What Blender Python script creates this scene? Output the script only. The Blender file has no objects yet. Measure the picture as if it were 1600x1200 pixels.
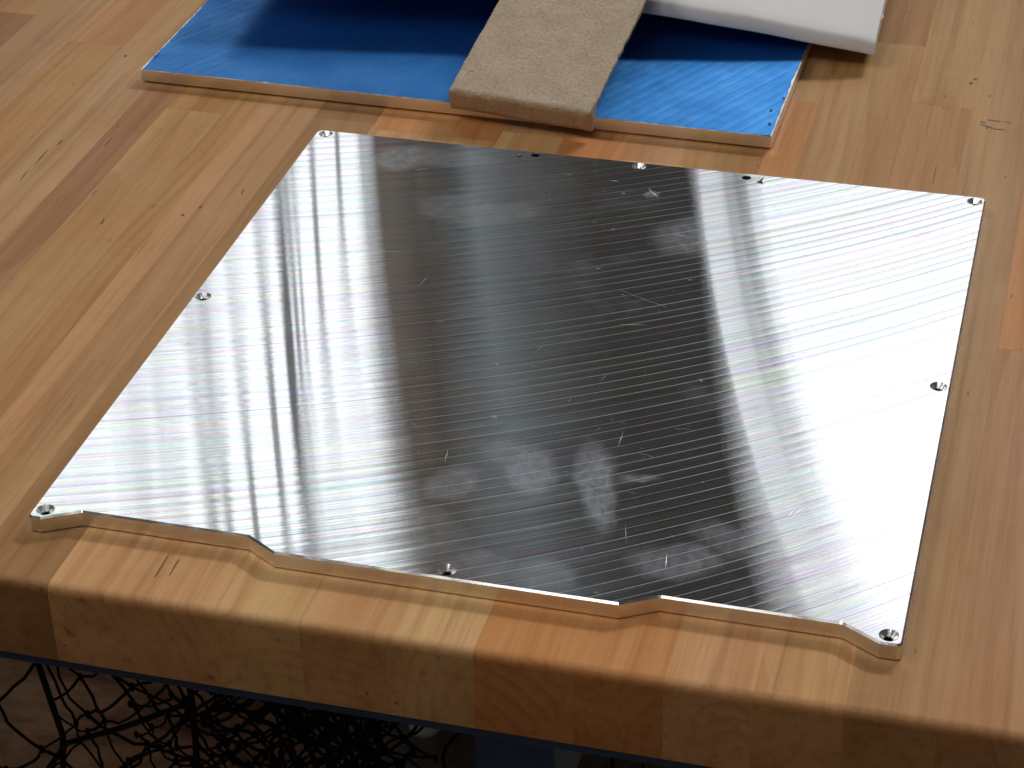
import bpy, bmesh, math, random
from mathutils import Matrix, Vector, noise as mnoise

random.seed(7)
S = bpy.context.scene
COL = S.collection

# ------------------------------------------------------------------ camera
cam_d = bpy.data.cameras.new("camera")
cam = bpy.data.objects.new("camera", cam_d)
COL.objects.link(cam)
cam.matrix_world = Matrix((
    (0.96615704, -0.12276367, 0.22686923, 0.46390539),
    (0.25718405, 0.52635973, -0.81043309, -0.78369720),
    (-0.01992308, 0.84135279, 0.54011902, 0.64277338),
    (0, 0, 0, 1)))
cam_d.sensor_width = 36.0
cam_d.lens = 36.0 * 3506.4112 / 1600.0
cam_d.clip_start = 0.05
cam_d.clip_end = 60.0
cam_d.dof.use_dof = True
cam_d.dof.focus_distance = 1.17
cam_d.dof.aperture_fstop = 40.0
S.camera = cam

# ------------------------------------------------------------------ world (dim workshop air)
world = bpy.data.worlds.new("World")
S.world = world
world.use_nodes = True
bg = world.node_tree.nodes["Background"]
bg.inputs[0].default_value = (1.0, 0.93, 0.86, 1)
bg.inputs[1].default_value = 0.042

# ------------------------------------------------------------------ lamps
def area(name, loc, target, sx, sy, radiance, color):
    """Rectangular lamp; radiance = brightness of its face."""
    d = bpy.data.lights.new(name, 'AREA')
    d.shape = 'RECTANGLE'
    d.size, d.size_y = sx, sy
    d.energy = radiance * math.pi * sx * sy
    d.color = color
    o = bpy.data.objects.new(name, d)
    COL.objects.link(o)
    o.location = loc
    o.rotation_euler = (Vector(target) - Vector(loc)).to_track_quat('-Z', 'Y').to_euler()
    return o

LAMP_Y, LAMP_Z, LAMP_H = 5.2, 3.65, 2.7
COOL = (0.94, 0.975, 1.0)
def bank(x0, x1, rad, color=COOL, lean=0.0, h=LAMP_H, z=LAMP_Z):
    """Upright strip of light; x0, x1 are its sides at height 3.13."""
    xm = 0.5 * (x0 + x1) + lean * (z - 3.13)
    o = area("reflected_strip_lamp", (xm, LAMP_Y, z), (xm, 0.0, z), (x1 - x0) * math.cos(math.atan(lean)), h, rad, color)
    o.rotation_euler = (Matrix.Rotation(math.atan(lean), 3, 'Y') @ Matrix.Rotation(-math.pi / 2, 3, 'X')).to_euler()

KEY_L, KEY_R = 2.5, 2.5
bars = [(-3.19, 0.022), (-2.99, 0.022), (-2.799, 0.024), (-2.612, 0.028), (-2.546, 0.022), (-2.452, 0.028), (-2.328, 0.032), (-2.269, 0.026),
        (-2.171, 0.022), (-2.063, 0.024), (-1.984, 0.034), (-1.950, 0.016), (-1.925, 0.010), (-1.857, 0.018), (-1.764, 0.016)]
cur = -3.60
for bx_, bw in bars + [(-1.690, 0.0)]:
    bank(cur, bx_ - bw / 2, KEY_L)
    if bw: bank(bx_ - bw / 2, bx_ + bw / 2, KEY_L * (0.08 if bw > 0.03 else 0.20))
    cur = bx_ + bw / 2
bank(-1.690, -1.640, KEY_L * 0.4)
# added faint glowing strips, standing in for dim objects mirrored in the metal's middle
bank(-1.640, -1.530, 0.15, (1.0, 0.78, 0.60))
bank(-1.510, -1.400, 0.10, (1.0, 0.78, 0.60))
bank(-1.340, -1.230, 0.30, (0.80, 0.92, 1.0))
bank(-1.230, -1.110, 0.17, (0.80, 0.92, 1.0))
bank(-1.110, -0.980, 0.09, (0.85, 0.93, 1.0))
# right-hand bank with its dark hanger between
LEAN = 0.217
bank(-0.505, -0.415, KEY_R * 0.62, COOL, LEAN)
bank(-0.415, -0.375, KEY_R * 0.36, COOL, LEAN)
bank(-0.375, -0.335, KEY_R * 0.16, COOL, LEAN)
bank(-0.335, -0.290, KEY_R * 0.50, COOL, LEAN)
bank(-0.290, 1.60, KEY_R, COOL, LEAN)
# long strip lamp under the ceiling: the lamp that throws the crisp shadows
area("ceiling_strip_lamp", (2.25, 5.2, 4.10), (0.2, 0.2, 0.0), 1.7, 0.32, 118.0, (1.0, 0.975, 0.94))
# shop lamp high up on the left, and the dim room behind the camera
area("shop_lamp", (-1.30, -0.15, 2.05), (0.15, 0.05, 0.0), 1.1, 0.9, 4.9, (1.0, 0.955, 0.89))
area("overhead_tube", (0.22, -0.72, 1.75), (0.2, 0.0, 0.0), 1.0, 0.16, 11.5, (1.0, 0.955, 0.89))
area("ceiling_tube", (-0.24, -2.0, 2.35), (-0.24, -1.9, 0.0), 0.17, 1.9, 7.0, (1.0, 0.97, 0.94))
area("room_fill", (0.9, -4.2, 2.1), (0.2, 0.0, -0.2), 2.4, 1.2, 0.22, (1.0, 0.92, 0.83))  # soft fill added to lift the bench front

# ------------------------------------------------------------------ exposure / render
vs = S.view_settings
vs.view_transform = 'Standard'
vs.look = 'None'
vs.exposure = 0.0
vs.gamma = 1.0
S.render.engine = 'CYCLES'
S.render.resolution_x, S.render.resolution_y = 1024, 768
S.cycles.max_bounces = 10
S.cycles.blur_glossy = 0.0
S.cycles.sample_clamp_indirect = 6.0

# ------------------------------------------------------------------ node helper
class NT:
    def __init__(self, name):
        self.mat = bpy.data.materials.new(name)
        self.mat.use_nodes = True
        self.t = self.mat.node_tree
        self.t.nodes.clear()
        self.out = self.t.nodes.new('ShaderNodeOutputMaterial')
    def n(self, typ, **kw):
        nd = self.t.nodes.new(typ)
        for k, v in kw.items():
            setattr(nd, k, v)
        return nd
    def link(self, a, b):
        self.t.links.new(a, b)
    def put(self, sock, v):
        if isinstance(v, bpy.types.NodeSocket):
            self.link(v, sock)
        elif v is not None:
            sock.default_value = v
    def m(self, op, a, b=None, c=None, clamp=False):
        nd = self.n('ShaderNodeMath', operation=op)
        nd.use_clamp = clamp
        self.put(nd.inputs[0], a)
        if b is not None: self.put(nd.inputs[1], b)
        if c is not None: self.put(nd.inputs[2], c)
        return nd.outputs[0]
    def vm(self, op, a, b=None):
        nd = self.n('ShaderNodeVectorMath', operation=op)
        self.put(nd.inputs[0], a)
        if b is not None: self.put(nd.inputs[1], b)
        return nd.outputs['Value'] if op in ('LENGTH', 'DOT_PRODUCT', 'DISTANCE') else nd.outputs[0]
    def xyz(self, x, y, z):
        nd = self.n('ShaderNodeCombineXYZ')
        for s, v in zip(nd.inputs, (x, y, z)):
            self.put(s, v)
        return nd.outputs[0]
    def sep(self, v):
        nd = self.n('ShaderNodeSeparateXYZ')
        self.link(v, nd.inputs[0])
        return nd.outputs
    def noise(self, vec, scale=1.0, detail=2.0, rough=0.5, dist=0.0, out='Fac'):
        nd = self.n('ShaderNodeTexNoise')
        self.link(vec, nd.inputs['Vector'])
        nd.inputs['Scale'].default_value = scale
        nd.inputs['Detail'].default_value = detail
        nd.inputs['Roughness'].default_value = rough
        nd.inputs['Distortion'].default_value = dist
        return nd.outputs[out]
    def rng(self, v, a, b, c=0.0, d=1.0, smooth=True):
        nd = self.n('ShaderNodeMapRange')
        nd.interpolation_type = 'SMOOTHSTEP' if smooth else 'LINEAR'
        self.put(nd.inputs[0], v)
        for i, k in enumerate((a, b, c, d)):
            self.put(nd.inputs[1 + i], k)
        return nd.outputs[0]
    def mixc(self, fac, a, b, blend='MIX'):
        nd = self.n('ShaderNodeMix', data_type='RGBA', blend_type=blend)
        self.put(nd.inputs[0], fac)
        self.put(nd.inputs[6], a)
        self.put(nd.inputs[7], b)
        return nd.outputs[2]
    def mixs(self, fac, a, b):
        nd = self.n('ShaderNodeMixShader')
        self.put(nd.inputs[0], fac)
        self.link(a, nd.inputs[1]); self.link(b, nd.inputs[2])
        return nd.outputs[0]
    def bump(self, h, strength, dist, normal=None):
        nd = self.n('ShaderNodeBump')
        nd.inputs['Strength'].default_value = strength
        nd.inputs['Distance'].default_value = dist
        self.link(h, nd.inputs['Height'])
        if normal is not None: self.link(normal, nd.inputs['Normal'])
        return nd.outputs[0]
    def pbr(self, color, rough=0.5, metallic=0.0, normal=None, spec=0.5, **kw):
        nd = self.n('ShaderNodeBsdfPrincipled')
        self.put(nd.inputs['Base Color'], color)
        self.put(nd.inputs['Roughness'], rough)
        self.put(nd.inputs['Metallic'], metallic)
        self.put(nd.inputs['Specular IOR Level'], spec)
        if normal is not None: self.link(normal, nd.inputs['Normal'])
        for k, v in kw.items():
            self.put(nd.inputs[k.replace('_', ' ')], v)
        return nd.outputs[0]
    def glossy(self, color, rough, aniso=0.0, normal=None, tangent=None, dist='GGX'):
        nd = self.n('ShaderNodeBsdfAnisotropic', distribution=dist)
        self.put(nd.inputs['Color'], color)
        self.put(nd.inputs['Roughness'], rough)
        self.put(nd.inputs['Anisotropy'], aniso)
        if normal is not None: self.link(normal, nd.inputs['Normal'])
        if tangent is not None: self.link(tangent, nd.inputs['Tangent'])
        return nd.outputs[0]
    def done(self, sh):
        self.link(sh, self.out.inputs[0])
        return self.mat

# ------------------------------------------------------------------ materials
def mat_wood():
    k = NT("butcher_block_wood")
    tc = k.n('ShaderNodeTexCoord').outputs['Object']
    oi = k.n('ShaderNodeObjectInfo')
    wn = k.n('ShaderNodeTexWhiteNoise', noise_dimensions='1D')
    k.link(oi.outputs['Random'], wn.inputs['W'])
    rnd = wn.outputs['Color']
    off = k.vm('MULTIPLY', rnd, (7.0, 9.0, 5.0))
    p = k.vm('ADD', tc, off)
    r = k.sep(rnd)
    x, y, z = k.sep(tc)
    # slow wander of the grain along the board
    wl = k.vm('MULTIPLY', p, (5.0, 1.7, 5.0))
    wand = k.noise(wl, 1.0, 2.0, out='Color')
    wx, wy, wz = k.sep(wand)
    cx = k.m('MULTIPLY_ADD', r[0], 0.10, -0.03)
    cz = k.m('MULTIPLY_ADD', r[1], -0.07, -0.012)
    dx = k.m('ADD', k.m('SUBTRACT', x, cx), k.m('MULTIPLY', k.m('SUBTRACT', wx, 0.5), 0.055))
    dz = k.m('ADD', k.m('SUBTRACT', z, cz), k.m('MULTIPLY', k.m('SUBTRACT', wy, 0.5), 0.055))
    rad = k.vm('LENGTH', k.xyz(dx, 0.0, dz))
    radn = k.m('ADD', rad, k.m('MULTIPLY', k.noise(k.vm('MULTIPLY', p, (60, 5, 60)), 1.0, 3.0), 0.004))
    rf = k.m('FRACT', k.m('MULTIPLY', radn, 135.0))
    ring = k.m('MULTIPLY', k.rng(rf, 0.35, 0.92), k.rng(rf, 1.0, 0.93))
    ringw = k.m('MULTIPLY', ring, k.rng(k.noise(k.vm('MULTIPLY', p, (40, 3, 40)), 1.0, 1.0), 0.35, 0.7))
    streak = k.noise(k.vm('MULTIPLY', p, (150, 3.2, 150)), 1.0, 4.0, 0.6)
    broad = k.noise(k.vm('MULTIPLY', p, (28, 2.2, 28)), 1.0, 2.0)
    fine = k.noise(k.vm('MULTIPLY', p, (900, 28, 900)), 1.0, 2.0)
    figure = k.noise(k.vm('MULTIPLY', p, (18, 170, 18)), 1.0, 2.0)
    mineral = k.rng(k.noise(k.vm('MULTIPLY', p, (85, 4.2, 85)), 1.0, 2.0, 0.55, 0.4), 0.68, 0.80)
    speck = k.rng(k.noise(k.vm('MULTIPLY', p, (300, 60, 300)), 1.0, 1.0), 0.775, 0.82)
    base = oi.outputs['Color']
    c = k.mixc(k.m('MULTIPLY', ringw, 0.40), base, k.mixc(1.0, base, (0.62, 0.46, 0.33, 1), 'MULTIPLY'))
    c = k.mixc(k.rng(broad, 0.42, 0.72, 0.0, 0.55), c, k.mixc(1.0, base, (0.80, 0.66, 0.52, 1), 'MULTIPLY'))
    c = k.mixc(k.rng(broad, 0.5, 0.28, 0.0, 0.5), c, k.mixc(1.0, base, (1.16, 1.17, 1.18, 1), 'MULTIPLY'))
    c = k.mixc(k.rng(streak, 0.46, 0.72, 0.0, 0.52), c, k.mixc(1.0, base, (0.62, 0.50, 0.38, 1), 'MULTIPLY'))
    c = k.mixc(k.rng(fine, 0.40, 0.75, 0.0, 0.26), c, k.mixc(1.0, c, (0.66, 0.56, 0.46, 1), 'MULTIPLY'))
    c = k.mixc(k.rng(figure, 0.45, 0.75, 0.0, 0.10), c, k.mixc(1.0, c, (0.7, 0.62, 0.55, 1), 'MULTIPLY'))
    c = k.mixc(k.m('MULTIPLY', mineral, 0.62), c, (0.10, 0.045, 0.018, 1))
    c = k.mixc(k.m('MULTIPLY', speck, 0.55), c, (0.07, 0.032, 0.014, 1))
    # end grain faces are coloured darker than the top face
    nrm = k.sep(k.n('ShaderNodeNewGeometry').outputs['True Normal'])
    endg = k.rng(k.m('ABSOLUTE', nrm[1]), 0.55, 0.95)
    c = k.mixc(k.m('MULTIPLY', endg, 0.85), c, k.mixc(1.0, c, (0.62, 0.52, 0.42, 1), 'MULTIPLY'))
    # wipe marks in the oil finish
    geo = k.n('ShaderNodeNewGeometry').outputs['Position']
    wipe = k.noise(k.vm('MULTIPLY', geo, (6, 9, 6)), 1.0, 4.0, 0.6)
    rough = k.rng(wipe, 0.3, 0.7, 0.40, 0.56)
    h = k.m('ADD', k.m('MULTIPLY', streak, 0.6), k.m('MULTIPLY', fine, 0.6))
    b = k.bump(h, 0.10, 0.0004)
    return k.done(k.pbr(c, rough, 0.0, b, 0.16))

GA, GB, GC = 0.365, 0.40, 2.30      # slope of the cutter marks: GA + GB x + GC x^2

SMUDGES = [  # x, y, half width, half height, turn, strength
    (0.228, 0.092, 0.014, 0.025, -0.35, 0.70), (0.212, 0.105, 0.015, 0.013, -0.3, 0.40),
    (0.262, 0.086, 0.0105, 0.044, -0.30, 0.75), (0.192, 0.073, 0.013, 0.018, 0.3, 0.50),
    (0.279, 0.098, 0.012, 0.005, -0.3, 0.50), (0.062, 0.402, 0.018, 0.019, 0.4, 0.70),
    (0.090, 0.408, 0.040, 0.013, -0.1, 0.40), (0.262, 0.346, 0.026, 0.032, 0.5, 0.45),
    (0.285, 0.352, 0.016, 0.016, 0.2, 0.35), (0.150, 0.348, 0.024, 0.012, -0.5, 0.30),
    (0.312, 0.036, 0.026, 0.015, -0.4, 0.45), (0.255, 0.013, 0.017, 0.015, 0.0, 0.45),
    (0.222, 0.012, 0.022, 0.014, 0.1, 0.40), (0.012, 0.174, 0.017, 0.014, 0.1, 0.45),
    (0.190, 0.032, 0.030, 0.020, 0.5, 0.35), (0.403, 0.200, 0.010, 0.016, 0.9, 0.28),
    (0.118, 0.345, 0.030, 0.020, 0.2, 0.35), (0.035, 0.105, 0.020, 0.012, 0.4, 0.25),
    (0.225, 0.391, 0.004, 0.006, 0.5, 0.6), (0.330, 0.060, 0.022, 0.014, 0.4, 0.30),
]

def mat_plate():
    k = NT("face_milled_aluminium")
    geo = k.n('ShaderNodeNewGeometry').outputs['Position']
    x, y, z = k.sep(geo)
    x2 = k.m('MULTIPLY', x, x)
    gp = k.m('MULTIPLY_ADD', x2, GC, k.m('MULTIPLY_ADD', x, GB, GA))
    G = k.m('MULTIPLY', x, k.m('MULTIPLY_ADD', x2, GC / 3, k.m('MULTIPLY_ADD', x, GB / 2, GA)))
    v = k.m('SUBTRACT', y, G)
    tang = k.vm('NORMALIZE', k.xyz(1.0, gp, 0.0))
    # step-over ridges left by the cutter
    vj = k.m('ADD', v, k.m('MULTIPLY', k.noise(k.xyz(k.m('MULTIPLY', v, 60.0), 0.3, 0.0), 1.0, 1.0), 0.005))
    fr = k.m('FRACT', k.m('DIVIDE', vj, 0.0086))
    ridge = k.m('MULTIPLY', k.rng(fr, 0.0, 0.035), k.rng(fr, 0.115, 0.06))
    fr2 = k.m('FRACT', k.m('DIVIDE', vj, 0.00287))
    ridge2 = k.m('MULTIPLY', k.rng(fr2, 0.0, 0.10), k.rng(fr2, 0.26, 0.14))
    along = k.m('MULTIPLY', x, 2.0)
    n1 = k.noise(k.xyz(along, k.m('MULTIPLY', v, 420.0), 0.0), 1.0, 2.0)
    n2 = k.noise(k.xyz(along, k.m('MULTIPLY', v, 1500.0), 3.0), 1.0, 2.0, 0.6)
    n3 = k.noise(k.xyz(along, k.m('MULTIPLY', v, 90.0), 7.0), 1.0, 1.0)
    # coarse strip of the plate where the passes lie closer and stand out more
    tilt = k.m('MULTIPLY', k.m('SUBTRACT', n1, 0.5), 0.12)
    tilt = k.m('ADD', tilt, k.m('MULTIPLY', k.m('SUBTRACT', n2, 0.5), 0.20))
    tilt = k.m('ADD', tilt, k.m('MULTIPLY', k.m('SUBTRACT', n3, 0.5), 0.10))
    tilt = k.m('ADD', tilt, k.m('MULTIPLY', k.m('SUBTRACT', fr, 0.5), 0.07))
    nrm = k.vm('NORMALIZE', k.xyz(k.m('MULTIPLY', k.m('MULTIPLY', gp, tilt), -1.0), tilt, 1.0))
    # rainbow sheen of the grooves, painted into the base colour as faint noise
    hue = k.noise(k.xyz(k.m('MULTIPLY', x, 9.0), k.m('MULTIPLY', v, 330.0), 1.0), 1.0, 2.0, 0.6, out='Color')
    tint = k.mixc(0.55, (0.5, 0.5, 0.5, 1), hue)
    base = k.mixc(1.0, (0.47, 0.475, 0.48, 1), tint, 'ADD')
    base = k.mixc(1.0, base, (0.86, 0.87, 0.885, 1), 'MULTIPLY')
    linec = k.rng(n2, 0.30, 0.62, 0.74, 1.0)
    base = k.mixc(1.0, base, k.xyz(linec, linec, linec), 'MULTIPLY')
    # finger marks and oil film
    warp = k.vm('MULTIPLY', k.vm('SUBTRACT', k.noise(geo, 38.0, 3.0, 0.6, out='Color'), (0.5, 0.5, 0.5)), (0.016, 0.016, 0.0))
    pw = k.vm('ADD', geo, warp)
    sm = None
    for (sx, sy, rx, ry, ang, st) in SMUDGES:
        mp = k.n('ShaderNodeMapping', vector_type='TEXTURE')
        k.link(pw, mp.inputs[0])
        mp.inputs['Location'].default_value = (sx, sy, 0.0092)
        mp.inputs['Rotation'].default_value = (0, 0, -ang)
        mp.inputs['Scale'].default_value = (rx, ry, 1.0)
        e = k.rng(k.vm('LENGTH', mp.outputs[0]), 1.12, 0.50, 0.0, st)
        sm = e if sm is None else k.m('MAXIMUM', sm, e)
    skin = k.noise(k.vm('MULTIPLY', geo, (190, 150, 1)), 1.0, 5.0, 0.7, 0.3)
    sm = k.m('MULTIPLY', sm, k.rng(skin, 0.30, 0.66, 0.45, 1.0))
    film = k.rng(k.noise(geo, 16.0, 5.0, 0.62, 0.5), 0.50, 0.72, 0.0, 0.13)
    fleck = k.rng(k.noise(k.vm('MULTIPLY', geo, (95, 130, 1)), 1.0, 3.0, 0.55, 0.6), 0.685, 0.74, 0.0, 0.55)
    mid = k.m('MULTIPLY', k.rng(x, 0.12, 0.2), k.rng(x, 0.36, 0.30))
    fleck = k.m('MULTIPLY', fleck, k.m('MULTIPLY_ADD', mid, 0.85, 0.15))
    dirt = k.m('MAXIMUM', k.m('MAXIMUM', sm, film), fleck)
    # bright cut lines are rougher than the burnished floor between them
    side = k.rng(k.m('ADD', x, k.m('MULTIPLY', y, -0.25)), 0.02, 0.22)
    rmask = k.m('MAXIMUM', k.m('MULTIPLY', ridge, k.m('MULTIPLY_ADD', side, 0.30, 0.10)), k.m('MULTIPLY', ridge2, 0.05))
    smooth = k.glossy(base, 0.083, 0.942, nrm, tang)
    ridge_s = k.glossy((0.80, 0.85, 0.90, 1), 0.42, 0.2, None, tang)
    haze_s = k.glossy((0.70, 0.74, 0.80, 1), 0.46, 0.25, None, tang)
    sh = k.mixs(k.m('MULTIPLY', rmask, k.rng(n3, 0.3, 0.6, 0.5, 1.0)), smooth, ridge_s)
    sh = k.mixs(k.m('MULTIPLY', dirt, 0.50), sh, haze_s)
    return k.done(sh)

def mat_metal(name, col, rough, lines=None, bumpy=0.0):
    k = NT(name)
    tc = k.n('ShaderNodeTexCoord').outputs['Object']
    nb = None
    rg = k.rng(k.noise(tc, 90.0, 3.0), 0.3, 0.7, rough * 0.8, rough * 1.25)
    if lines is not None:
        h = k.noise(k.vm('MULTIPLY', tc, lines), 1.0, 3.0, 0.6)
        nb = k.bump(h, bumpy, 0.0006)
    return k.done(k.pbr(col, rg, 1.0, nb))

def mat_film():
    k = NT("blue_protective_film")
    geo = k.n('ShaderNodeNewGeometry').outputs['Position']
    x, y, z = k.sep(geo)
    sl = 1.85
    v = k.m('SUBTRACT', y, k.m('MULTIPLY', x, sl))
    fr = k.m('FRACT', k.m('DIVIDE', v, 0.0165))
    n1 = k.noise(k.xyz(k.m('MULTIPLY', x, 3.0), k.m('MULTIPLY', v, 160.0), 0.0), 1.0, 3.0, 0.6)
    n2 = k.noise(geo, 30.0, 4.0, 0.6)
    tilt = k.m('ADD', k.m('MULTIPLY', k.m('SUBTRACT', n1, 0.5), 0.12), k.m('MULTIPLY', k.m('SUBTRACT', fr, 0.5), 0.06))
    wrk = k.noise(k.vm('MULTIPLY', geo, (55, 55, 1)), 1.0, 3.0, 0.55, 0.8, out='Color')
    w = k.vm('MULTIPLY', k.vm('SUBTRACT', wrk, (0.5, 0.5, 0.5)), (0.10, 0.10, 0.0))
    base_n = k.xyz(k.m('MULTIPLY', tilt, -0.88), k.m('MULTIPLY', tilt, 0.48), 1.0)
    nrm = k.vm('NORMALIZE', k.vm('ADD', base_n, w))
    tang = k.vm('NORMALIZE', k.xyz(0.48, 0.88, 0.0))
    col = k.mixc(k.rng(n2, 0.35, 0.7), (0.050, 0.250, 0.64, 1), (0.078, 0.320, 0.75, 1))
    metal = k.glossy(col, 0.40, 0.35, nrm, tang)
    dif = k.n('ShaderNodeBsdfDiffuse')
    dif.inputs[0].default_value = (0.008, 0.065, 0.28, 1)
    sh = k.mixs(0.38, metal, dif.outputs[0])
    coat = k.glossy((0.8, 0.9, 1.0, 1), 0.24, 0.0, nrm)
    fres = k.n('ShaderNodeFresnel')
    fres.inputs[0].default_value = 1.38
    return k.done(k.mixs(k.m('MULTIPLY', fres.outputs[0], 0.26), sh, coat))

def mat_simple(name, col, rough, nscale=0.0, namp=0.0, bump=0.0, bscale=200.0, bdist=0.001, spec=0.4, col2=None):
    k = NT(name)
    tc = k.n('ShaderNodeTexCoord').outputs['Object']
    c = (*col, 1)
    if namp:
        f = k.noise(tc, nscale, 5.0, 0.6)
        c2 = (*(col2 or tuple(q * (1 - namp) for q in col)), 1)
        c = k.mixc(k.rng(f, 0.32, 0.68), c, c2)
    nb = k.bump(k.noise(tc, bscale, 4.0, 0.6), bump, bdist) if bump else None
    return k.done(k.pbr(c, rough, 0.0, nb, spec))

def mat_board():
    k = NT("grey_fibreboard")
    tc = k.n('ShaderNodeTexCoord').outputs['Object']
    a = k.noise(tc, 45.0, 5.0, 0.65)
    b = k.noise(tc, 420.0, 4.0, 0.7)
    pit = k.rng(k.noise(tc, 210.0, 2.0, 0.5), 0.70, 0.78)
    c = k.mixc(k.rng(a, 0.35, 0.68), (0.56, 0.465, 0.355, 1), (0.49, 0.395, 0.295, 1))
    c = k.mixc(k.rng(b, 0.35, 0.7, 0.0, 0.45), c, (0.25, 0.18, 0.115, 1))
    c = k.mixc(k.m('MULTIPLY', pit, 0.55), c, (0.10, 0.07, 0.045, 1))
    nrm = k.sep(k.n('ShaderNodeTexCoord').outputs['Normal'])
    # the sawn end is browner than the pressed face
    end = k.rng(k.m('MULTIPLY', nrm[1], -1.0), 0.4, 0.9)
    c = k.mixc(k.m('MULTIPLY', end, 0.8), c, k.mixc(1.0, c, (0.92, 0.74, 0.56, 1), 'MULTIPLY'))
    h = k.m('ADD', k.m('ADD', b, k.m('MULTIPLY', a, 0.8)), k.m('MULTIPLY', pit, -0.8))
    return k.done(k.pbr(c, 0.92, 0.0, k.bump(h, 0.55, 0.0018), 0.15))

def mat_floor():
    k = NT("stained_floor")
    geo = k.n('ShaderNodeNewGeometry').outputs['Position']
    x, y, z = k.sep(geo)
    a = k.noise(k.vm('MULTIPLY', geo, (9, 20, 1)), 1.0, 6.0, 0.65, 0.6)
    b = k.noise(geo, 70.0, 4.0, 0.6)
    brown = k.mixc(k.rng(a, 0.35, 0.65), (0.230, 0.125, 0.070, 1), (0.085, 0.044, 0.028, 1))
    grey = k.mixc(k.rng(a, 0.35, 0.65), (0.24, 0.215, 0.19, 1), (0.17, 0.155, 0.14, 1))
    edge = k.m('ADD', x, k.m('MULTIPLY', k.m('SUBTRACT', a, 0.5), 0.15))
    c = k.mixc(k.rng(edge, -0.22, -0.12), brown, grey)
    c = k.mixc(k.rng(b, 0.4, 0.75, 0.0, 0.4), c, k.mixc(1.0, c, (0.6, 0.6, 0.6, 1), 'MULTIPLY'))
    return k.done(k.pbr(c, 0.7, 0.0, k.bump(b, 0.2, 0.001), 0.1))

M_WOOD = mat_wood()
M_PLATE = mat_plate()
M_EDGE = mat_metal("milled_edge", (0.88, 0.88, 0.875, 1), 0.33, (900, 900, 60), 0.18)
M_CHAMFER = mat_metal("chamfer_edge", (0.90, 0.90, 0.91, 1), 0.20)
M_SINK = mat_metal("countersink_metal", (0.92, 0.92, 0.93, 1), 0.27)
M_BORE = mat_metal("bore_metal", (0.30, 0.30, 0.31, 1), 0.35)
M_SAWN = mat_metal("sawn_edge", (0.90, 0.885, 0.86, 1), 0.36, (700, 700, 25), 0.14)
M_FILM = mat_film()
M_FILMEDGE = mat_simple("lifted_film", (0.22, 0.48, 0.78), 0.18, spec=0.8)
M_BOARD = mat_board()
M_PAPER = mat_simple("white_masking_paper", (0.70, 0.70, 0.715), 0.72, 14.0, 0.10, 0.25, 60.0, 0.0012, 0.25)
M_STEEL = mat_simple("blue_painted_steel", (0.025, 0.060, 0.140), 0.42, 60.0, 0.25, 0.05, 300.0, 0.0005, 0.45)
M_NET = mat_simple("black_net_cord", (0.010, 0.010, 0.011), 0.8, spec=0.15)
M_FLOOR = mat_floor()
M_WHITE = mat_simple("white_plastic", (0.82, 0.83, 0.84), 0.35)
M_SCR = NT("scratch_metal")
M_SCR = M_SCR.done(M_SCR.glossy((0.80, 0.83, 0.88, 1), 0.50))
M_INK = mat_simple("dark_mark", (0.19, 0.095, 0.050), 0.7)
M_GREY = mat_simple("pencil_grey", (0.20, 0.165, 0.13), 0.7)
M_RED = mat_simple("red_speck", (0.30, 0.035, 0.015), 0.5)

# ------------------------------------------------------------------ mesh helpers
def link(name, me, mat, parent=None, loc=(0, 0, 0)):
    o = bpy.data.objects.new(name, me)
    COL.objects.link(o)
    o.location = loc
    if mat is not None and not me.materials:
        me.materials.append(mat)
    if parent is not None:
        o.parent = parent
    return o
def from_py(name, V, F, mat, parent=None, loc=(0, 0, 0), smooth=False):
    me = bpy.data.meshes.new(name)
    me.from_pydata(V, [], F)
    me.update()
    if smooth:
        for p in me.polygons: p.use_smooth = True
    return link(name, me, mat, parent, loc)
def from_bm(name, bm, mat, parent=None, loc=(0, 0, 0), smooth=False):
    bmesh.ops.recalc_face_normals(bm, faces=bm.faces)
    me = bpy.data.meshes.new(name)
    bm.to_mesh(me); bm.free()
    if smooth:
        for p in me.polygons: p.use_smooth = True
    return link(name, me, mat, parent, loc)
def empty(name, loc, label, cat, group=None):
    o = bpy.data.objects.new(name, None)
    COL.objects.link(o)
    o.location = loc
    o.empty_display_size = 0.02
    o["label"] = label; o["category"] = cat
    if group: o["group"] = group
    return o
def tag(o, label, cat):
    o["label"] = label; o["category"] = cat
    return o
def add_box(bm, lo, hi):
    r = bmesh.ops.create_cube(bm, size=1.0)
    for v in r['verts']:
        v.co = Vector([(lo[i] + hi[i]) / 2 + v.co[i] * (hi[i] - lo[i]) for i in range(3)])
    return r['verts']
def box(name, lo, hi, mat, parent=None, bev=0.0):
    bm = bmesh.new()
    add_box(bm, lo, hi)
    if bev:
        bmesh.ops.bevel(bm, geom=bm.edges[:], offset=bev, segments=2, profile=0.5, affect='EDGES')
    return from_bm(name, bm, mat, parent)
def tube(V, F, pts, rad, n=5):
    base0 = len(V)
    up = Vector((0.13, 0.21, 0.97)).normalized()
    for i, p in enumerate(pts):
        a = Vector(pts[max(i - 1, 0)]); b = Vector(pts[min(i + 1, len(pts) - 1)])
        d = (b - a).normalized()
        s = d.cross(up)
        if s.length < 1e-3: s = d.cross(Vector((1, 0, 0)))
        s.normalize(); t = d.cross(s)
        r = rad[i] if isinstance(rad, (list, tuple)) else rad
        for j in range(n):
            w = 2 * math.pi * j / n
            V.append(Vector(p) + s * (r * math.cos(w)) + t * (r * math.sin(w)))
    for i in range(len(pts) - 1):
        for j in range(n):
            a = base0 + i * n + j; b = base0 + i * n + (j + 1) % n
            F.append((a, b, b + n, a + n))

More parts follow.
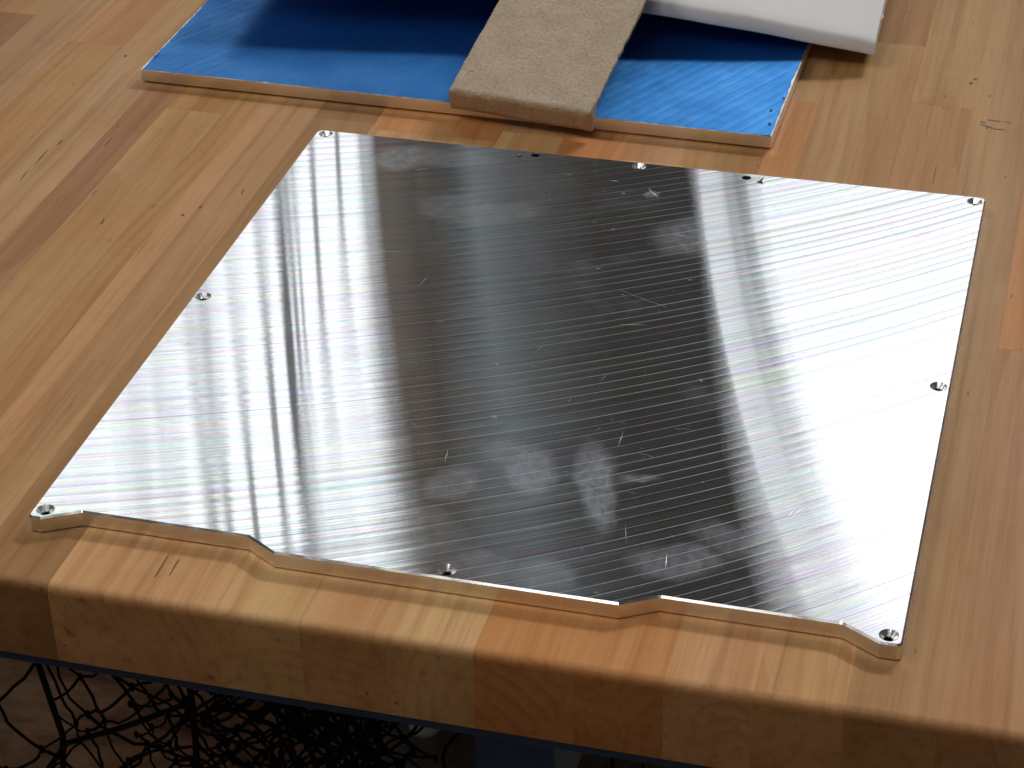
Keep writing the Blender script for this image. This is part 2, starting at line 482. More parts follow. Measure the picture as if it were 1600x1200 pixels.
# ------------------------------------------------------------------ floor
fl = from_py("floor", [(-4, -3, -0.86), (4, -3, -0.86), (4, 4.5, -0.86), (-4, 4.5, -0.86)], [(0, 1, 2, 3)], M_FLOOR)
fl["kind"] = "structure"

# ------------------------------------------------------------------ workbench
TH = 0.046           # table thickness
FY = -0.038          # front face
bench = empty("workbench", (0.1, FY, -0.86), "maple butcher block workbench top with rounded front edge on blue steel rail", "workbench")
def kid(o):
    o.parent = bench
    o.matrix_parent_inverse = Matrix.Translation(bench.location).inverted()
    return o

def stave(x0, x1, y0, y1, color, front):
    w, L = x1 - x0, y1 - y0
    c = 0.00007
    R = 0.0048
    prof = []
    if front:
        prof += [(0.0012, -TH), (0.0, -TH + 0.0012)]
        for i in range(7):
            a = math.pi / 2 * i / 6
            prof.append((R - R * math.cos(a), -R + R * math.sin(a)))
    else:
        prof += [(0.0, -TH), (0.0, -c), (c, 0.0)]
    prof += [(L - c, 0.0), (L, -c), (L, -TH)]
    n = len(prof)
    V, F = [], []
    cy, cz = L / 2, -TH / 2
    for xs, ins in ((0.0, c), (c, 0.0), (w - c, 0.0), (w, c)):
        for (y, z) in prof:
            V.append((xs, y + (ins if y < cy else -ins), z + (ins if z < cz else -ins)))
    for s in range(3):
        for i in range(n):
            a = s * n + i; b = s * n + (i + 1) % n
            F.append((a, b, b + n, a + n))
    F.append(tuple(range(n))); F.append(tuple(range(3 * n + n - 1, 3 * n - 1, -1)))
    me = bpy.data.meshes.new("stave")
    me.from_pydata(V, [], F); me.update()
    bm = bmesh.new(); bm.from_mesh(me)
    bmesh.ops.recalc_face_normals(bm, faces=bm.faces)
    bm.to_mesh(me); bm.free()
    if front:
        for p in me.polygons:
            if abs(p.normal.x) < 0.5: p.use_smooth = True
        me.set_sharp_from_angle(angle=math.radians(25))
    o = link("stave", me, M_WOOD, None, (x0, y0, 0))
    o.color = (*color, 1)
    return kid(o)

TAN = (0.464, 0.268, 0.120); PALE = (0.618, 0.386, 0.180); PINK = (0.484, 0.262, 0.117)
OCH = (0.412, 0.222, 0.084); BRN = (0.309, 0.154, 0.059); ORG = (0.541, 0.253, 0.094)
RED = (0.387, 0.207, 0.100); YEL = (0.474, 0.282, 0.120); GRY = (0.432, 0.257, 0.127)
PPK = (0.587, 0.333, 0.156)
LBR = (0.338, 0.190, 0.082)
BACK = 1.15
rows = [  # left side, right side, [(end, colour) ...] from the front edge backwards; left tones also darkened to carry light falloff
    (-0.560, -0.518, [(0.4, TAN), (BACK, OCH)]),
    (-0.518, -0.476, [(0.25, PINK), (0.8, YEL), (BACK, TAN)]),
    (-0.476, -0.434, [(0.55, OCH), (BACK, TAN)]),
    (-0.434, -0.392, [(0.2, TAN), (0.7, PALE), (BACK, RED)]),
    (-0.392, -0.350, [(0.45, RED), (BACK, OCH)]),
    (-0.350, -0.309, [(0.3, YEL), (0.66, TAN), (BACK, PINK)]),
    (-0.309, -0.267, [(0.22, TAN), (0.578, BRN), (BACK, OCH)]),
    (-0.267, -0.2245, [(0.30, OCH), (0.86, GRY), (BACK, TAN)]),
    (-0.2245, -0.183, [(0.541, OCH), (0.9, PINK), (BACK, YEL)]),
    (-0.183, -0.140, [(0.10, TAN), (0.78, GRY), (BACK, TAN)]),
    (-0.140, -0.1155, [(0.70, RED), (BACK, BRN)]),
    (-0.1155, -0.076, [(0.455, YEL), (BACK, OCH)]),
    (-0.076, -0.0585, [(0.66, OCH), (BACK, YEL)]),
    (-0.0585, -0.0425, [(0.72, PINK), (BACK, TAN)]),
    (-0.0425, -0.0155, [(0.62, TAN), (BACK, GRY)]),
    (-0.0155, 0.0265, [(0.463, LBR), (BACK, BRN)]),
    (0.0265, 0.1106, [(0.455, PPK), (0.95, ORG), (BACK, TAN)]),
    (0.1106, 0.1515, [(0.470, PALE), (BACK, PINK)]),
    (0.1515, 0.1931, [(0.35, PPK), (0.8, ORG), (BACK, TAN)]),
    (0.1931, 0.2338, [(0.448, PALE), (BACK, PINK)]),
    (0.2338, 0.2800, [(0.42, ORG), (0.72, OCH), (BACK, TAN)]),
    (0.2800, 0.3025, [(0.28, ORG), (0.556, ORG), (0.75, YEL), (BACK, TAN)]),
    (0.3025, 0.3209, [(0.40, ORG), (0.60, TAN), (BACK, OCH)]),
    (0.3209, 0.3602, [(0.30, PPK), (0.66, YEL), (BACK, OCH)]),
    (0.3602, 0.4002, [(0.31, PPK), (0.568, PINK), (BACK, TAN)]),
    (0.4002, 0.4403, [(0.84, TAN), (BACK, PALE)]),
    (0.4403, 0.4860, [(0.275, PINK), (0.82, ORG), (BACK, TAN)]),
    (0.4860, 0.5280, [(0.355, ORG), (0.9, PINK), (BACK, OCH)]),
    (0.5280, 0.5700, [(0.5, TAN), (BACK, YEL)]),
    (0.5700, 0.6120, [(0.25, PINK), (0.75, TAN), (BACK, OCH)]),
    (0.6120, 0.6540, [(0.6, OCH), (BACK, TAN)]),
    (0.6540, 0.6960, [(0.35, PALE), (BACK, PINK)]),
]
for x0, x1, segs in rows:
    y = FY
    for i, (ye, colr) in enumerate(segs):
        j = [random.uniform(0.95, 1.05) for _ in range(2)]
        stave(x0, x1, y, ye, (colr[0] * j[0], colr[1] * j[0], colr[2] * j[0] * j[1]), i == 0)
        y = ye
# steel rail and legs below
kid(box("steel_rail", (-0.545, FY + 0.004, -TH - 0.0072), (0.68, FY + 0.036, -TH - 0.0002), M_STEEL, None, 0.0008))
kid(box("steel_rail", (-0.545, 1.06, -TH - 0.05), (0.68, 1.10, -TH - 0.0002), M_STEEL, None, 0.0008))
kid(box("cross_member", (0.222, -0.002, -0.135), (0.262, 1.06, -TH - 0.0002), M_STEEL, None, 0.001))
for lx, ly in ((-0.50, 0.02), (0.60, 0.02), (-0.50, 1.06), (0.60, 1.06)):
    kid(box("leg", (lx - 0.03, ly - 0.02, -0.86), (lx + 0.03, ly + 0.038, -TH - 0.0512), M_STEEL, None, 0.003))
    kid(box("leg_bracket", (lx - 0.03, ly - 0.018, -TH - 0.051), (lx + 0.03, ly + 0.036, -TH - 0.0075), M_STEEL, None, 0.001))

kid(box("light_block_panel", (-0.47, 1.102, -0.80), (0.57, 1.106, -TH - 0.052), M_STEEL))  # unseen panel, added to stop light reaching the floor under the bench

# marks on the wood: pencil smudge, dents, red specks on the front edge
def fleck(name, x, y, lx, ly, ang, mat, z=0.00025, n=9):
    V, F = [(0, 0, 0)], []
    for i in range(n):
        a = 2 * math.pi * i / n
        r = random.uniform(0.65, 1.15)
        px, py = lx * r * math.cos(a), ly * r * math.sin(a)
        V.append((px * math.cos(ang) - py * math.sin(ang), px * math.sin(ang) + py * math.cos(ang), 0))
    for i in range(n):
        F.append((0, 1 + i, 1 + (i + 1) % n))
    return from_py(name, V, F, mat, None, (x, y, z))
for (x, y, lx, ly, a) in [(0.4150, 0.5540, 0.0060, 0.0006, -0.10), (0.4085, 0.5500, 0.0022, 0.0012, -0.6), (0.4120, 0.5445, 0.0050, 0.0010, -0.45), (0.4195, 0.5420, 0.0050, 0.0006, 0.05), (0.4240, 0.5535, 0.0035, 0.0004, -0.3),
                          (0.398, 0.614, 0.0012, 0.0016, 0.2), (0.396, 0.607, 0.0013, 0.0022, 0.4), (0.4095, 0.590, 0.0009, 0.0010, 0),
                          (-0.166, 0.372, 0.0006, 0.011, 0.02), (-0.163, 0.392, 0.0008, 0.004, -0.1), (-0.133, 0.402, 0.0005, 0.009, 0.02),
                          (-0.166, 0.345, 0.0004, 0.008, 0.08), (-0.042, 0.330, 0.0010, 0.0022, 0.1), (-0.0485, 0.318, 0.0010, 0.0013, 0.3),
                          (-0.024, 0.355, 0.0006, 0.0045, 0.1), (-0.093, 0.300, 0.0008, 0.004, 0.15), (0.0735, -0.012, 0.0006, 0.010, 0.02),
                          (0.0795, -0.010, 0.0005, 0.008, 0.02), (-0.175, 0.526, 0.0014, 0.0016, 0.2), (0.386, 0.470, 0.0004, 0.012, 0.01)]:
    kid(fleck("wood_mark", x, y, lx, ly, a, M_GREY if (x > 0.405 and y > 0.53) else M_INK))
for (x, z, r) in [(0.1824, -0.0340, 0.0009), (0.1828, -0.0372, 0.0004), (0.1962, -0.0372, 0.0008)]:
    o = fleck("red_speck", x, FY - 0.0002, r, r * 1.1, 0.0, M_RED, z, 7)
    o.rotation_euler = (math.pi / 2, 0, 0)
    kid(o)

# ------------------------------------------------------------------ milled plate
PW, PH, PT = 0.420, 0.4293, 0.0092
plate = empty("aluminium_plate", (0.21, 0.2147, 0.0), "large shiny face-milled aluminium plate with notched front edge lying on the wood", "metal plate")
def pkid(o):
    o.parent = plate
    o.matrix_parent_inverse = Matrix.Translation(plate.location).inverted()
    return o
def fillet(p0, p1, p2, r, n=5):
    a, b, c = Vector(p0), Vector(p1), Vector(p2)
    u, w = (a - b).normalized(), (c - b).normalized()
    half = u.angle(w) / 2
    t = r / math.tan(half)
    A, Bp = b + u * t, b + w * t
    ctr = b + (u + w).normalized() * (r / math.sin(half))
    a0 = math.atan2(A.y - ctr.y, A.x - ctr.x); a1 = math.atan2(Bp.y - ctr.y, Bp.x - ctr.x)
    d = (a1 - a0 + math.pi) % (2 * math.pi) - math.pi
    return [(ctr.x + r * math.cos(a0 + d * i / n), ctr.y + r * math.sin(a0 + d * i / n)) for i in range(n + 1)]
raw = [((0.0, 0.0), 0.0028), ((0.0068, 0.0), 0), ((0.0243, 0.0096), 0.004), ((0.1100, 0.0096), 0.004), ((0.1262, 0.0), 0),
       ((0.2922, 0.0), 0), ((0.3090, 0.0096), 0.004), ((0.3925, 0.0096), 0.006), ((0.4100, 0.0), 0), ((PW, 0.0), 0.0026),
       ((PW, PH), 0.0032), ((0.0, PH), 0.0042)]
outline = []
for i, (p, r) in enumerate(raw):
    if r: outline += fillet(raw[i - 1][0], p, raw[(i + 1) % len(raw)][0], r)
    else: outline.append(p)
def inset(poly, d):
    out = []
    n = len(poly)
    for i in range(n):
        a, b, c = Vector(poly[i - 1]), Vector(poly[i]), Vector(poly[(i + 1) % n])
        e1, e2 = (b - a).normalized(), (c - b).normalized()
        n1, n2 = Vector((-e1.y, e1.x)), Vector((-e2.y, e2.x))
        m = (n1 + n2).normalized()
        out.append(tuple(b + m * (d / max(0.35, m.dot(n1)))))
    return out
CH = 0.0009
SINKS = [(0.0066, 0.0068), (0.4134, 0.0060), (0.0060, 0.2155), (0.4138, 0.2150), (0.2094, 0.0062), (0.2102, 0.4242), (0.0070, 0.4242), (0.4138, 0.4232)]
BORES = [(0.1443, 0.4248, 0.0029), (0.1349, 0.4215, 0.0016), (0.2769, 0.4235, 0.0029), (0.2856, 0.4195, 0.0016)]
RS = 0.0045
def circ(cx, cy, r, n):
    return [(cx + r * math.cos(2 * math.pi * i / n), cy + r * math.sin(2 * math.pi * i / n)) for i in range(n)]
def sheet(loops, z):
    bm = bmesh.new()
    for lp in loops:
        vs_ = [bm.verts.new((p[0], p[1], z)) for p in lp]
        for i in range(len(vs_)):
            bm.edges.new((vs_[i - 1], vs_[i]))
    bmesh.ops.triangle_fill(bm, use_beauty=True, use_dissolve=False, edges=bm.edges[:], normal=(0, 0, 1))
    return bm
holes = [circ(x, y, RS, 32) for x, y in SINKS] + [circ(x, y, r, 24) for x, y, r in BORES]
top_in = inset(outline, CH)
bm = sheet([top_in] + holes, PT)
for f in bm.faces:
    if f.normal.z < 0: f.normal_flip()
me = bpy.data.meshes.new("milled_face"); bm.to_mesh(me); bm.free()
pkid(link("milled_face", me, M_PLATE))
n = len(outline)
V, F = [], []
low = inset(outline, 0.0009)
for poly, z in ((outline, PT - CH), (outline, 0.0008), (low, 0.0)):
    V += [(p[0], p[1], z) for p in poly]
for s in range(2):
    for i in range(n):
        j = (i + 1) % n
        F.append((s * n + i, s * n + n + i, s * n + n + j, s * n + j))
F.append(tuple(range(3 * n - 1, 2 * n - 1, -1)))
pkid(from_py("plate_edge", V, F, M_EDGE))
V, F = [(p[0], p[1], PT) for p in top_in] + [(p[0], p[1], PT - CH) for p in outline], []
for i in range(n):
    j = (i + 1) % n
    F.append((i, n + i, n + j, j))
pkid(from_py("chamfer", V, F, M_CHAMFER))
# countersunk screw holes with chatter facets
for q, (cx, cy) in enumerate(SINKS):
    rr = random.Random(q + 3)
    N = 32
    V, F = [], []
    for i in range(N):
        a = 2 * math.pi * i / N
        V.append((RS * math.cos(a), RS * math.sin(a), PT))
    for i in range(N):
        a = 2 * math.pi * (i + rr.uniform(-0.22, 0.22)) / N
        r = 0.0021 * (1 + (0.13 if (i // 2) % 2 else -0.06) + rr.uniform(-0.04, 0.04))
        V.append((r * math.cos(a), r * math.sin(a), PT - 0.0026))
    for i in range(N):
        a = 2 * math.pi * i / N
        V.append((0.0021 * math.cos(a), 0.0021 * math.sin(a), 0.0004))
    for i in range(N):
        j = (i + 1) % N
        F.append((i, j, N + j, N + i)); F.append((N + i, N + j, 2 * N + j, 2 * N + i))
    o = pkid(from_py("countersink", V, F, M_SINK, None, (cx, cy, 0)))
    o.data.materials.append(M_BORE)
    for p in o.data.polygons:
        if p.index % 2: p.material_index = 1
for cx, cy, r in BORES:
    V, F = [], []
    N = 24
    for rad_, z in ((r, PT), (r * 0.93, PT - 0.0004), (r * 0.93, 0.0005)):
        V += [(p[0], p[1], z) for p in circ(0, 0, rad_, N)]
    for s in range(2):
        for i in range(N):
            j = (i + 1) % N
            F.append((s * N + i, s * N + j, s * N + N + j, s * N + N + i))
    o = pkid(from_py("drilled_hole", V, F, M_SINK, None, (cx, cy, 0)))
    o.data.materials.append(M_BORE)
    for p in o.data.polygons:
        if p.index >= N: p.material_index = 1
# burr standing in the small right-hand hole
V, F = [], []
tube(V, F, [(0.2848, 0.4190, PT - 0.001), (0.2862, 0.4198, PT + 0.0006), (0.2876, 0.4215, PT + 0.0022)], [0.0006, 0.0008, 0.0004], 5)
pkid(from_py("burr", V, F, M_BORE))

# scratches: shallow furrows with raised lips
def furrow(V, F, pts, w):
    b0 = len(V)
    for i, (x, y) in enumerate(pts):
        ax, ay = pts[max(i - 1, 0)]; bx, by = pts[min(i + 1, len(pts) - 1)]
        L = math.hypot(bx - ax, by - ay) or 1
        nx, ny = -(by - ay) / L, (bx - ax) / L
        t = i / (len(pts) - 1)
        ww = w * (0.25 + 0.75 * math.sin(math.pi * t))
        V += [(x + nx * ww, y + ny * ww, PT + 0.00002), (x, y, PT + 0.00008), (x - nx * ww, y - ny * ww, PT + 0.00002)]
    for i in range(len(pts) - 1):
        for s in range(2):
            a = b0 + i * 3 + s
            F.append((a, a + 1, a + 4, a + 3))
def wob(p, q, n, amp):
    r = []
    for i in range(n + 1):
        t = i / n
        r.append((p[0] + (q[0] - p[0]) * t + random.uniform(-amp, amp), p[1] + (q[1] - p[1]) * t + random.uniform(-amp, amp)))
    return r
V, F = [], []
named = [((0.3673, 0.3761), (0.3860, 0.3720), 0.00045), ((0.3738, 0.3681), (0.3800, 0.3700), 0.0006), ((0.3835, 0.3705), (0.3927, 0.3803), 0.0003),
         ((0.3690, 0.3790), (0.3745, 0.3700), 0.0003), ((0.3810, 0.3755), (0.3930, 0.3790), 0.00025),
         ((0.2786, 0.4218), (0.3068, 0.3799), 0.00018), ((0.2225, 0.3950), (0.2300, 0.3870), 0.0007), ((0.2246, 0.3926), (0.2215, 0.3985), 0.0003),
         ((0.1223, 0.1558), (0.1451, 0.1315), 0.00022), ((0.1160, 0.1600), (0.1260, 0.1560), 0.0002), ((0.0560, 0.1088), (0.0640, 0.1300), 0.00022),
         ((0.0560, 0.1088), (0.0525, 0.1150), 0.0003), ((0.1842, 0.0884), (0.1821, 0.1012), 0.0003), ((0.2644, 0.1218), (0.2641, 0.1382), 0.0003),
         ((0.3575, 0.0840), (0.3640, 0.0960), 0.0006), ((0.3560, 0.0830), (0.3580, 0.0900), 0.0005), ((0.3600, 0.0880), (0.3650, 0.0900), 0.0003),
         ((0.0700, 0.2840), (0.0985, 0.2890), 0.00018), ((0.060, 0.281), (0.077, 0.283), 0.00016), ((0.3060, 0.0420), (0.3075, 0.0300), 0.0004),
         ((0.2010, 0.1980), (0.2040, 0.2080), 0.0002), ((0.1700, 0.0400), (0.1640, 0.0190), 0.00015), ((0.2080, 0.0430), (0.1990, 0.0230), 0.00015),
         ((0.282, 0.060), (0.286, 0.045), 0.0003), ((0.23, 0.275), (0.26, 0.262), 0.00005)]
for p, q, w in named:
    furrow(V, F, wob(p, q, 9, 0.00025), w * (0.36 if w > 0.0003 else 0.30))
rs = random.Random(21)
for _ in range(70):
    x, y = rs.uniform(0.01, 0.41), rs.uniform(0.02, 0.42)
    a, L = rs.uniform(0, math.pi), rs.choice([0.002, 0.003, 0.004, 0.008, 0.014])
    furrow(V, F, wob((x, y), (x + L * math.cos(a), y + L * math.sin(a)), 5, 0.0003), rs.uniform(0.00003, 0.00009))
o = pkid(from_py("scratches", V, F, M_SCR))
o["kind"] = "stuff"

# ------------------------------------------------------------------ blue filmed blank
BT = 0.0095
blank = empty("blue_plate", (0.068, 0.70, 0.0), "sawn aluminium plate under blue protective film lying behind the shiny plate", "metal plate")
def bkid(o):
    o.parent = blank
    o.matrix_parent_inverse = Matrix.Translation(blank.location).inverted()
    return o
bc = [(-0.1466, 0.4885), (0.2826, 0.4812), (0.2885, 0.9200), (-0.1430, 0.9230)]
def ring(poly, z): return [(p[0], p[1], z) for p in poly]
dense = []
for i in range(4):
    a, b = bc[i], bc[(i + 1) % 4]
    m = 90
    nx, ny = (b[1] - a[1]), -(b[0] - a[0])
    L = math.hypot(nx, ny); nx, ny = nx / L, ny / L
    for s in range(m):
        t = s / m
        w = random.uniform(-0.00007, 0.00007)
        dense.append((a[0] + (b[0] - a[0]) * t + nx * w, a[1] + (b[1] - a[1]) * t + ny * w))
m = len(dense)
lowr = inset(dense, 0.0020)
V = ring(dense, BT) + ring(dense, 0.0017) + ring(lowr, 0.0)
F = [tuple(range(m))]
for s in range(2):
    for i in range(m):
        j = (i + 1) % m
        F.append((s * m + i, s * m + m + i, s * m + m + j, s * m + j))
F.append(tuple(range(3 * m - 1, 2 * m - 1, -1)))
bkid(from_py("plate_body", V, F, M_SAWN))
# film with ragged trimmed border, one mesh grid so that it can wrinkle
def film_edge(t, seed):
    w = 0.0004 + 0.0008 * abs(mnoise.noise((t * 40, seed, 0.0))) + 0.0022 * max(0, mnoise.noise((t * 90, seed + 5, 2.0)) - 0.25)
    return w
NX, NY = 150, 120
V, F = [], []
for jy in range(NY + 1):
    ty = jy / NY
    for ix in range(NX + 1):
        tx = ix / NX
        l = Vector(bc[0]).lerp(Vector(bc[3]), ty); r = Vector(bc[1]).lerp(Vector(bc[2]), ty)
        l.x += film_edge(ty * 1.0, 1.0) + 0.0002; r.x -= film_edge(ty * 1.3, 9.0) * 1.4
        p = l.lerp(r, tx)
        if jy == 0: p.y += film_edge(tx, 4.0)
        z = BT + 0.00015 + 0.00012 * mnoise.noise((p.x * 60, p.y * 60, 0))
        er = max(0.0, 1 - (r.x - p.x) / 0.010)      # loose right border stands up in blisters
        el = max(0.0, 1 - (p.x - l.x) / 0.008)
        z += 0.0016 * er * max(0, mnoise.noise((p.x * 60, p.y * 130, 3.0)) + 0.15) + 0.0010 * el * max(0, mnoise.noise((p.x * 50, p.y * 60, 8.0)) + 0.1)
        V.append((p.x, p.y, z))
for jy in range(NY):
    for ix in range(NX):
        a = jy * (NX + 1) + ix
        F.append((a, a + 1, a + NX + 2, a + NX + 1))
bkid(from_py("protective_film", V, F, M_FILM, smooth=True))
for (x, y, L, a) in [(0.279, 0.498, 0.004, 1.9), (0.2765, 0.5175, 0.0025, 1.2), (0.2815, 0.5380, 0.003, 1.7), (-0.145, 0.512, 0.008, 1.52)]:
    V, F = [], []
    pts = [(x + L * (t - 0.5) * math.cos(a) + random.uniform(-.0004, .0004), y + L * (t - 0.5) * math.sin(a), BT + 0.0007 + 0.0006 * math.sin(math.pi * t)) for t in (0, .25, .5, .75, 1)]
    tube(V, F, pts, [0.0003, 0.0006, 0.0007, 0.0006, 0.0003], 6)
    bkid(from_py("lifted_film_curl", V, F, M_FILMEDGE, smooth=True))

# ------------------------------------------------------------------ paper covered sheet
def paper():
    # front lip runs right to left and climbs; a slab 10 mm thick in wrinkled paper
    lip = [(0.3300, 0.6135, 0.0105), (0.2600, 0.6085, 0.0208), (0.1750, 0.6025, 0.0317), (0.0600, 0.5930, 0.0385), (-0.0300, 0.5830, 0.0400), (-0.1200, 0.5760, 0.0405)]
    N = 110
    pts = []
    seg = len(lip) - 1
    for i in range(N + 1):
        t = i / N * seg
        k = min(int(t), seg - 1); u = t - k
        p = Vector(lip[k]).lerp(Vector(lip[k + 1]), u)
        pts.append(p)
    for _ in range(25):
        pts = [pts[0]] + [(pts[i - 1] + pts[i] * 2 + pts[i + 1]) / 4 for i in range(1, N)] + [pts[-1]]
    prof = [(0.30, -0.006), (0.012, 0.0), (0.0010, 0.0), (0.0002, 0.0004), (0.0, 0.0012), (0.0011, 0.0066), (0.0026, 0.0087), (0.0056, 0.0100), (0.014, 0.0112)]
    prof += [(0.03 + 0.27 * i / 14, 0.0120 + 0.0020 * i / 14) for i in range(15)]
    V, F = [], []
    M = len(prof)
    for i, p in enumerate(pts):
        t = i / N
        corner = max(0.0, 1 - i / 5.0)
        for j, (dy, dz) in enumerate(prof):
            w = mnoise.noise((p.x * 22, dy * 18, 1.0)) * 0.0009 + mnoise.noise((p.x * 70, dy * 60, 4.0)) * 0.0003
            x = p.x - 0.030 * dy
            y = p.y + dy + corner * 0.0035 * (1 if 2 < j < 8 else 0) * (dz / 0.0118)
            zz = p.z + dz + (w if j > 4 else w * 0.4) - corner * corner * 0.0022 * (dz / 0.0118)
            # back of the sheet comes down towards the bench
            zz -= 0.0
            V.append((x, y, zz))
    for i in range(N):
        for j in range(M):
            a = i * M + j; b = i * M + (j + 1) % M
            F.append((a, b, b + M, a + M))
    F.append(tuple(range(M - 1, -1, -1))); F.append(tuple(range(N * M, N * M + M)))
    return V, F
V, F = paper()
sheet_o = empty("paper_covered_sheet", (0.12, 0.75, 0.0), "white paper covered sheet lying tilted over the back of the blue plate", "sheet")
ps = from_py("paper_cover", V, F, M_PAPER, smooth=True)
ps.data.set_sharp_from_angle(angle=math.radians(60))
ps.parent = sheet_o; ps.matrix_parent_inverse = Matrix.Translation(sheet_o.location).inverted()
fl_ = from_py("paper_flap", [(0.3255, 0.650, 0.0165), (0.3300, 0.664, 0.0170), (0.3292, 0.668, 0.0180), (0.3235, 0.668, 0.0190)], [(0, 1, 2, 3)], M_PAPER)
sol = fl_.modifiers.new("thick", 'SOLIDIFY'); sol.thickness = 0.0005
fl_.parent = sheet_o; fl_.matrix_parent_inverse = Matrix.Translation(sheet_o.location).inverted()

# ------------------------------------------------------------------ fibreboard strip
def board():
    NW, NL, NT_ = 44, 150, 8
    Wd, Ln, Th = 0.0960, 0.33, 0.0165
    bm = bmesh.new()
    def P(i, j, k):
        x, y = Wd * (i / NW - 0.5), Ln * j / NL
        s_ = min(1.0, max(0.0, (y - 0.004) / 0.010)); s_ = s_ * s_ * (3 - 2 * s_)
        th = Th * (1 - s_) + 0.0030 * s_          # only the front end is turned down
        z = -th + th * k / NT_
        # torn, fuzzy arrises
        dx = mnoise.noise((x * 30, y * 110, z * 60)) * 0.0004 + mnoise.noise((x * 30, y * 520, z * 90 + 3)) * 0.0004 + mnoise.noise((x * 30, y * 25, 9.0)) * 0.0005
        if i == NW: x += dx * 1.5 - 0.0004 * (k == NT_)
        if i == 0: x -= dx * 0.8 - 0.0004 * (k == NT_)
        if j == 0:
            y += mnoise.noise((x * 120, 2.0, z * 90)) * 0.0005 + (0.0010 + 0.0012 * mnoise.noise((x * 160, 7.0, 0)) if k == NT_ else 0) + (0.0015 if k == 0 else 0)
            if i == NW: y += 0.0010; x -= 0.0008 * (1 if 2 < k < 7 else 0)
        if k == NT_:
            z += mnoise.noise((x * 60, y * 60, 5.0)) * 0.0005 + mnoise.noise((x * 260, y * 260, 1.0)) * 0.0002
            if j == 0 or i in (0, NW): z -= 0.0006
        return (x, y, z)
    vid = {}
    def v(i, j, k):
        if (i, j, k) not in vid: vid[(i, j, k)] = bm.verts.new(P(i, j, k))
        return vid[(i, j, k)]
    for i in range(NW):
        for j in range(NL):
            bm.faces.new((v(i, j, NT_), v(i + 1, j, NT_), v(i + 1, j + 1, NT_), v(i, j + 1, NT_)))
            bm.faces.new((v(i, j, 0), v(i, j + 1, 0), v(i + 1, j + 1, 0), v(i + 1, j, 0)))
    for k in range(NT_):
        for i in range(NW):
            bm.faces.new((v(i, 0, k), v(i + 1, 0, k), v(i + 1, 0, k + 1), v(i, 0, k + 1)))
            bm.faces.new((v(i, NL, k), v(i, NL, k + 1), v(i + 1, NL, k + 1), v(i + 1, NL, k)))
        for j in range(NL):
            bm.faces.new((v(0, j, k), v(0, j, k + 1), v(0, j + 1, k + 1), v(0, j + 1, k)))
            bm.faces.new((v(NW, j, k), v(NW, j + 1, k), v(NW, j + 1, k + 1), v(NW, j, k + 1)))
    return bm
bo = from_bm("fibreboard_strip", board(), M_BOARD, smooth=True)
bo.data.set_sharp_from_angle(angle=math.radians(45))
A0, A1 = Vector((0.0736, 0.4706, 0.0225)), Vector((0.1696, 0.4685, 0.0225))
B0, B1 = Vector((0.0842, 0.5619, 0.0500)), Vector((0.1809, 0.5806, 0.0500))
mid0, mid1 = (A0 + A1) / 2, (B0 + B1) / 2
ydir = (mid1 - mid0).normalized()
xdir = (A1 - A0).normalized(); xdir = (xdir - ydir * xdir.dot(ydir)).normalized()
zdir = xdir.cross(ydir)
bo.matrix_world = Matrix((
    (xdir.x, ydir.x, zdir.x, mid0.x), (xdir.y, ydir.y, zdir.y, mid0.y), (xdir.z, ydir.z, zdir.z, mid0.z), (0, 0, 0, 1)))
tag(bo, "rough grey-brown fibreboard strip with turned-down front end laid across the blue plate", "board")

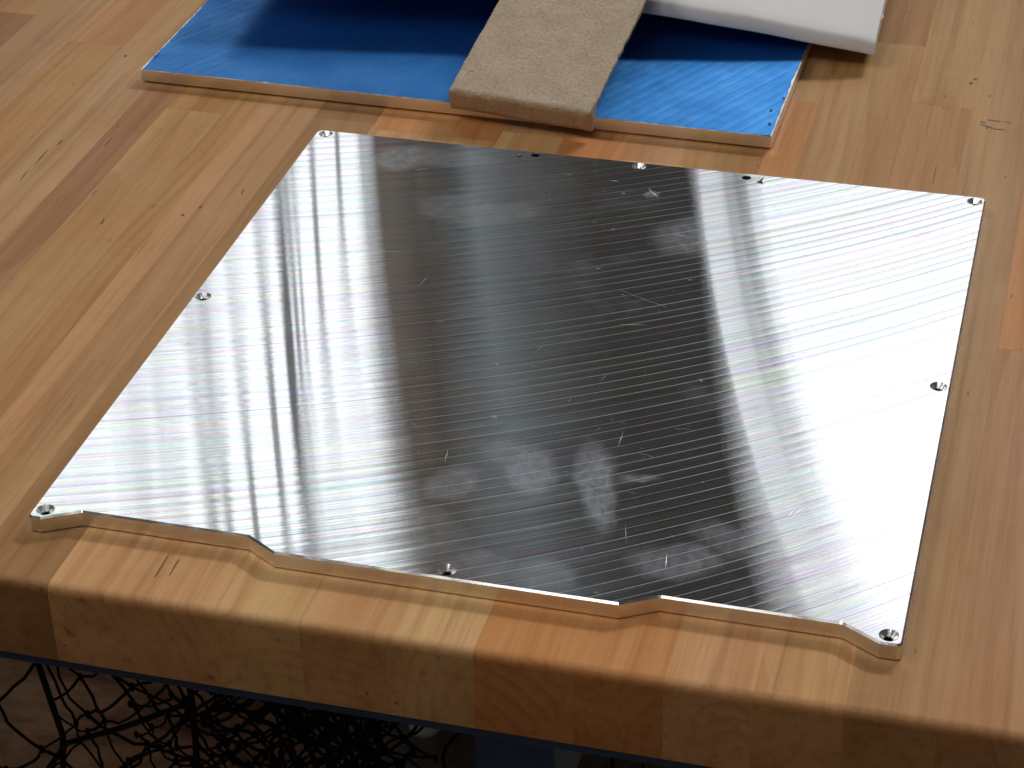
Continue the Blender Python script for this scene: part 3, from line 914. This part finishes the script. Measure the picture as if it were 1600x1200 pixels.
# ------------------------------------------------------------------ net under the bench
def net():
    V, F = [], []
    rn = random.Random(4)
    def layer(x0, x1, z0, z1, y0, cell, jit, rad, squeeze=0.0, skew=0.0, seed=0):
        nx = int((x1 - x0) / cell); nz = int((z1 - z0) / cell)
        K = {}
        for i in range(nx + 1):
            for j in range(nz + 1):
                u, w = i / max(nx, 1), j / max(nz, 1)
                x = x0 + (x1 - x0) * u + skew * (w - 0.5)
                z = z1 - (z1 - z0) * w
                q = mnoise.noise_vector((x * 9 + seed, z * 9, y0 * 5 + seed))
                q2 = mnoise.noise_vector((x * 30 + seed, z * 30, seed + 4.0))
                y = y0 + q.y * 0.05 + q2.y * 0.02
                x += q.x * jit * 1.8 + q2.x * jit
                z += q.z * jit * 1.8 + q2.z * jit
                if j == 0: z = z1 + rn.uniform(-0.004, 0.0)
                K[(i, j)] = Vector((x, y, z))
        for (i, j), p in K.items():
            for d in ((1, 1), (-1, 1)):
                if (i + j) % 2 == 0:
                    q = K.get((i + d[0], j + d[1]))
                    if q is None: continue
                    sag = Vector((rn.uniform(-1, 1), rn.uniform(-1, 1), rn.uniform(-1.1, 0.2))) * cell * 0.21
                    kink = lambda: Vector((rn.uniform(-1, 1), rn.uniform(-1, 1), rn.uniform(-1, 1))) * cell * 0.045
                    pts = [p] + [p.lerp(q, t) + sag * math.sin(math.pi * t) + kink() for t in (.17, .33, .5, .67, .83)] + [q]
                    rv = rad * rn.uniform(0.72, 1.12)
                    tube(V, F, pts, rv, 5)
                    # knot
                    tube(V, F, [q + Vector((0, 0, .0026)), q, q + Vector((0, 0, -.0026))], [rad, rad * 1.9, rad], 5)
    zt = -TH - 0.009
    layer(-0.26, 0.135, -0.50, zt, 0.10, 0.025, 0.0045, 0.00100, seed=1.0)
    layer(-0.10, 0.135, -0.46, zt, 0.15, 0.017, 0.010, 0.0010, skew=0.05, seed=5.0)
    layer(-0.06, 0.140, -0.50, zt, 0.19, 0.013, 0.011, 0.0010, skew=-0.04, seed=9.0)
    layer(0.030, 0.135, -0.42, zt, 0.13, 0.0085, 0.010, 0.0011, seed=12.0)
    layer(0.060, 0.135, -0.42, zt, 0.12, 0.0070, 0.010, 0.0012, seed=15.0)
    layer(0.075, 0.135, -0.42, zt, 0.16, 0.0060, 0.008, 0.0013, seed=18.0)
    return V, F
V, F = net()
netr = empty("net", (-0.05, 0.12, -0.5), "black knotted cord net bunched up under the bench", "net")
def nkid(o):
    o.parent = netr; o.matrix_parent_inverse = Matrix.Translation(netr.location).inverted(); return o
nkid(from_py("netting", V, F, M_NET, smooth=True))
for pts, r in (([(-0.068, 0.10, -0.055), (-0.072, 0.10, -0.15), (-0.060, 0.10, -0.23), (-0.078, 0.11, -0.33), (-0.07, 0.10, -0.5)], 0.0020),
               ([(0.018, 0.11, -0.055), (0.020, 0.11, -0.20), (0.015, 0.115, -0.27), (0.022, 0.11, -0.5)], 0.0020),
               ([(0.02, 0.10, -0.19), (-0.02, 0.10, -0.215), (-0.058, 0.10, -0.235), (-0.10, 0.11, -0.30)], 0.0018)):
    V, F = [], []
    tube(V, F, pts, r, 7)
    nkid(from_py("border_rope", V, F, M_NET, smooth=True))

# ------------------------------------------------------------------ small things on the floor
V, F = [], []
N = 28
prof = [(0.0, 0.020), (0.006, 0.0193), (0.011, 0.0165), (0.0145, 0.011), (0.0158, 0.004), (0.016, 0.0), (0.0, 0.0)]
for r, z in prof:
    for i in range(N):
        a = 2 * math.pi * i / N
        V.append((r * math.cos(a), r * math.sin(a), z))
for s in range(len(prof) - 1):
    for i in range(N):
        j = (i + 1) % N
        F.append((s * N + i, s * N + j, s * N + N + j, s * N + N + i))
cap = from_py("white_cap", V, F, M_WHITE, None, (-0.0885, 0.836, -0.86), True)
tag(cap, "small white round cap on the grey floor under the bench", "cap")
V, F = [], []
pts = []
for i in range(40):
    a = 2 * math.pi * i / 26
    pts.append((0.035 + (0.075 + 0.0012 * i) * math.cos(a), 0.80 + 0.07 * math.sin(a), -0.857 + 0.0007 * i))
tube(V, F, pts, 0.0016, 7)
cab = from_py("cable", V, F, M_NET, smooth=True)
tag(cab, "thin black cable coiled on the grey floor under the bench", "cable")
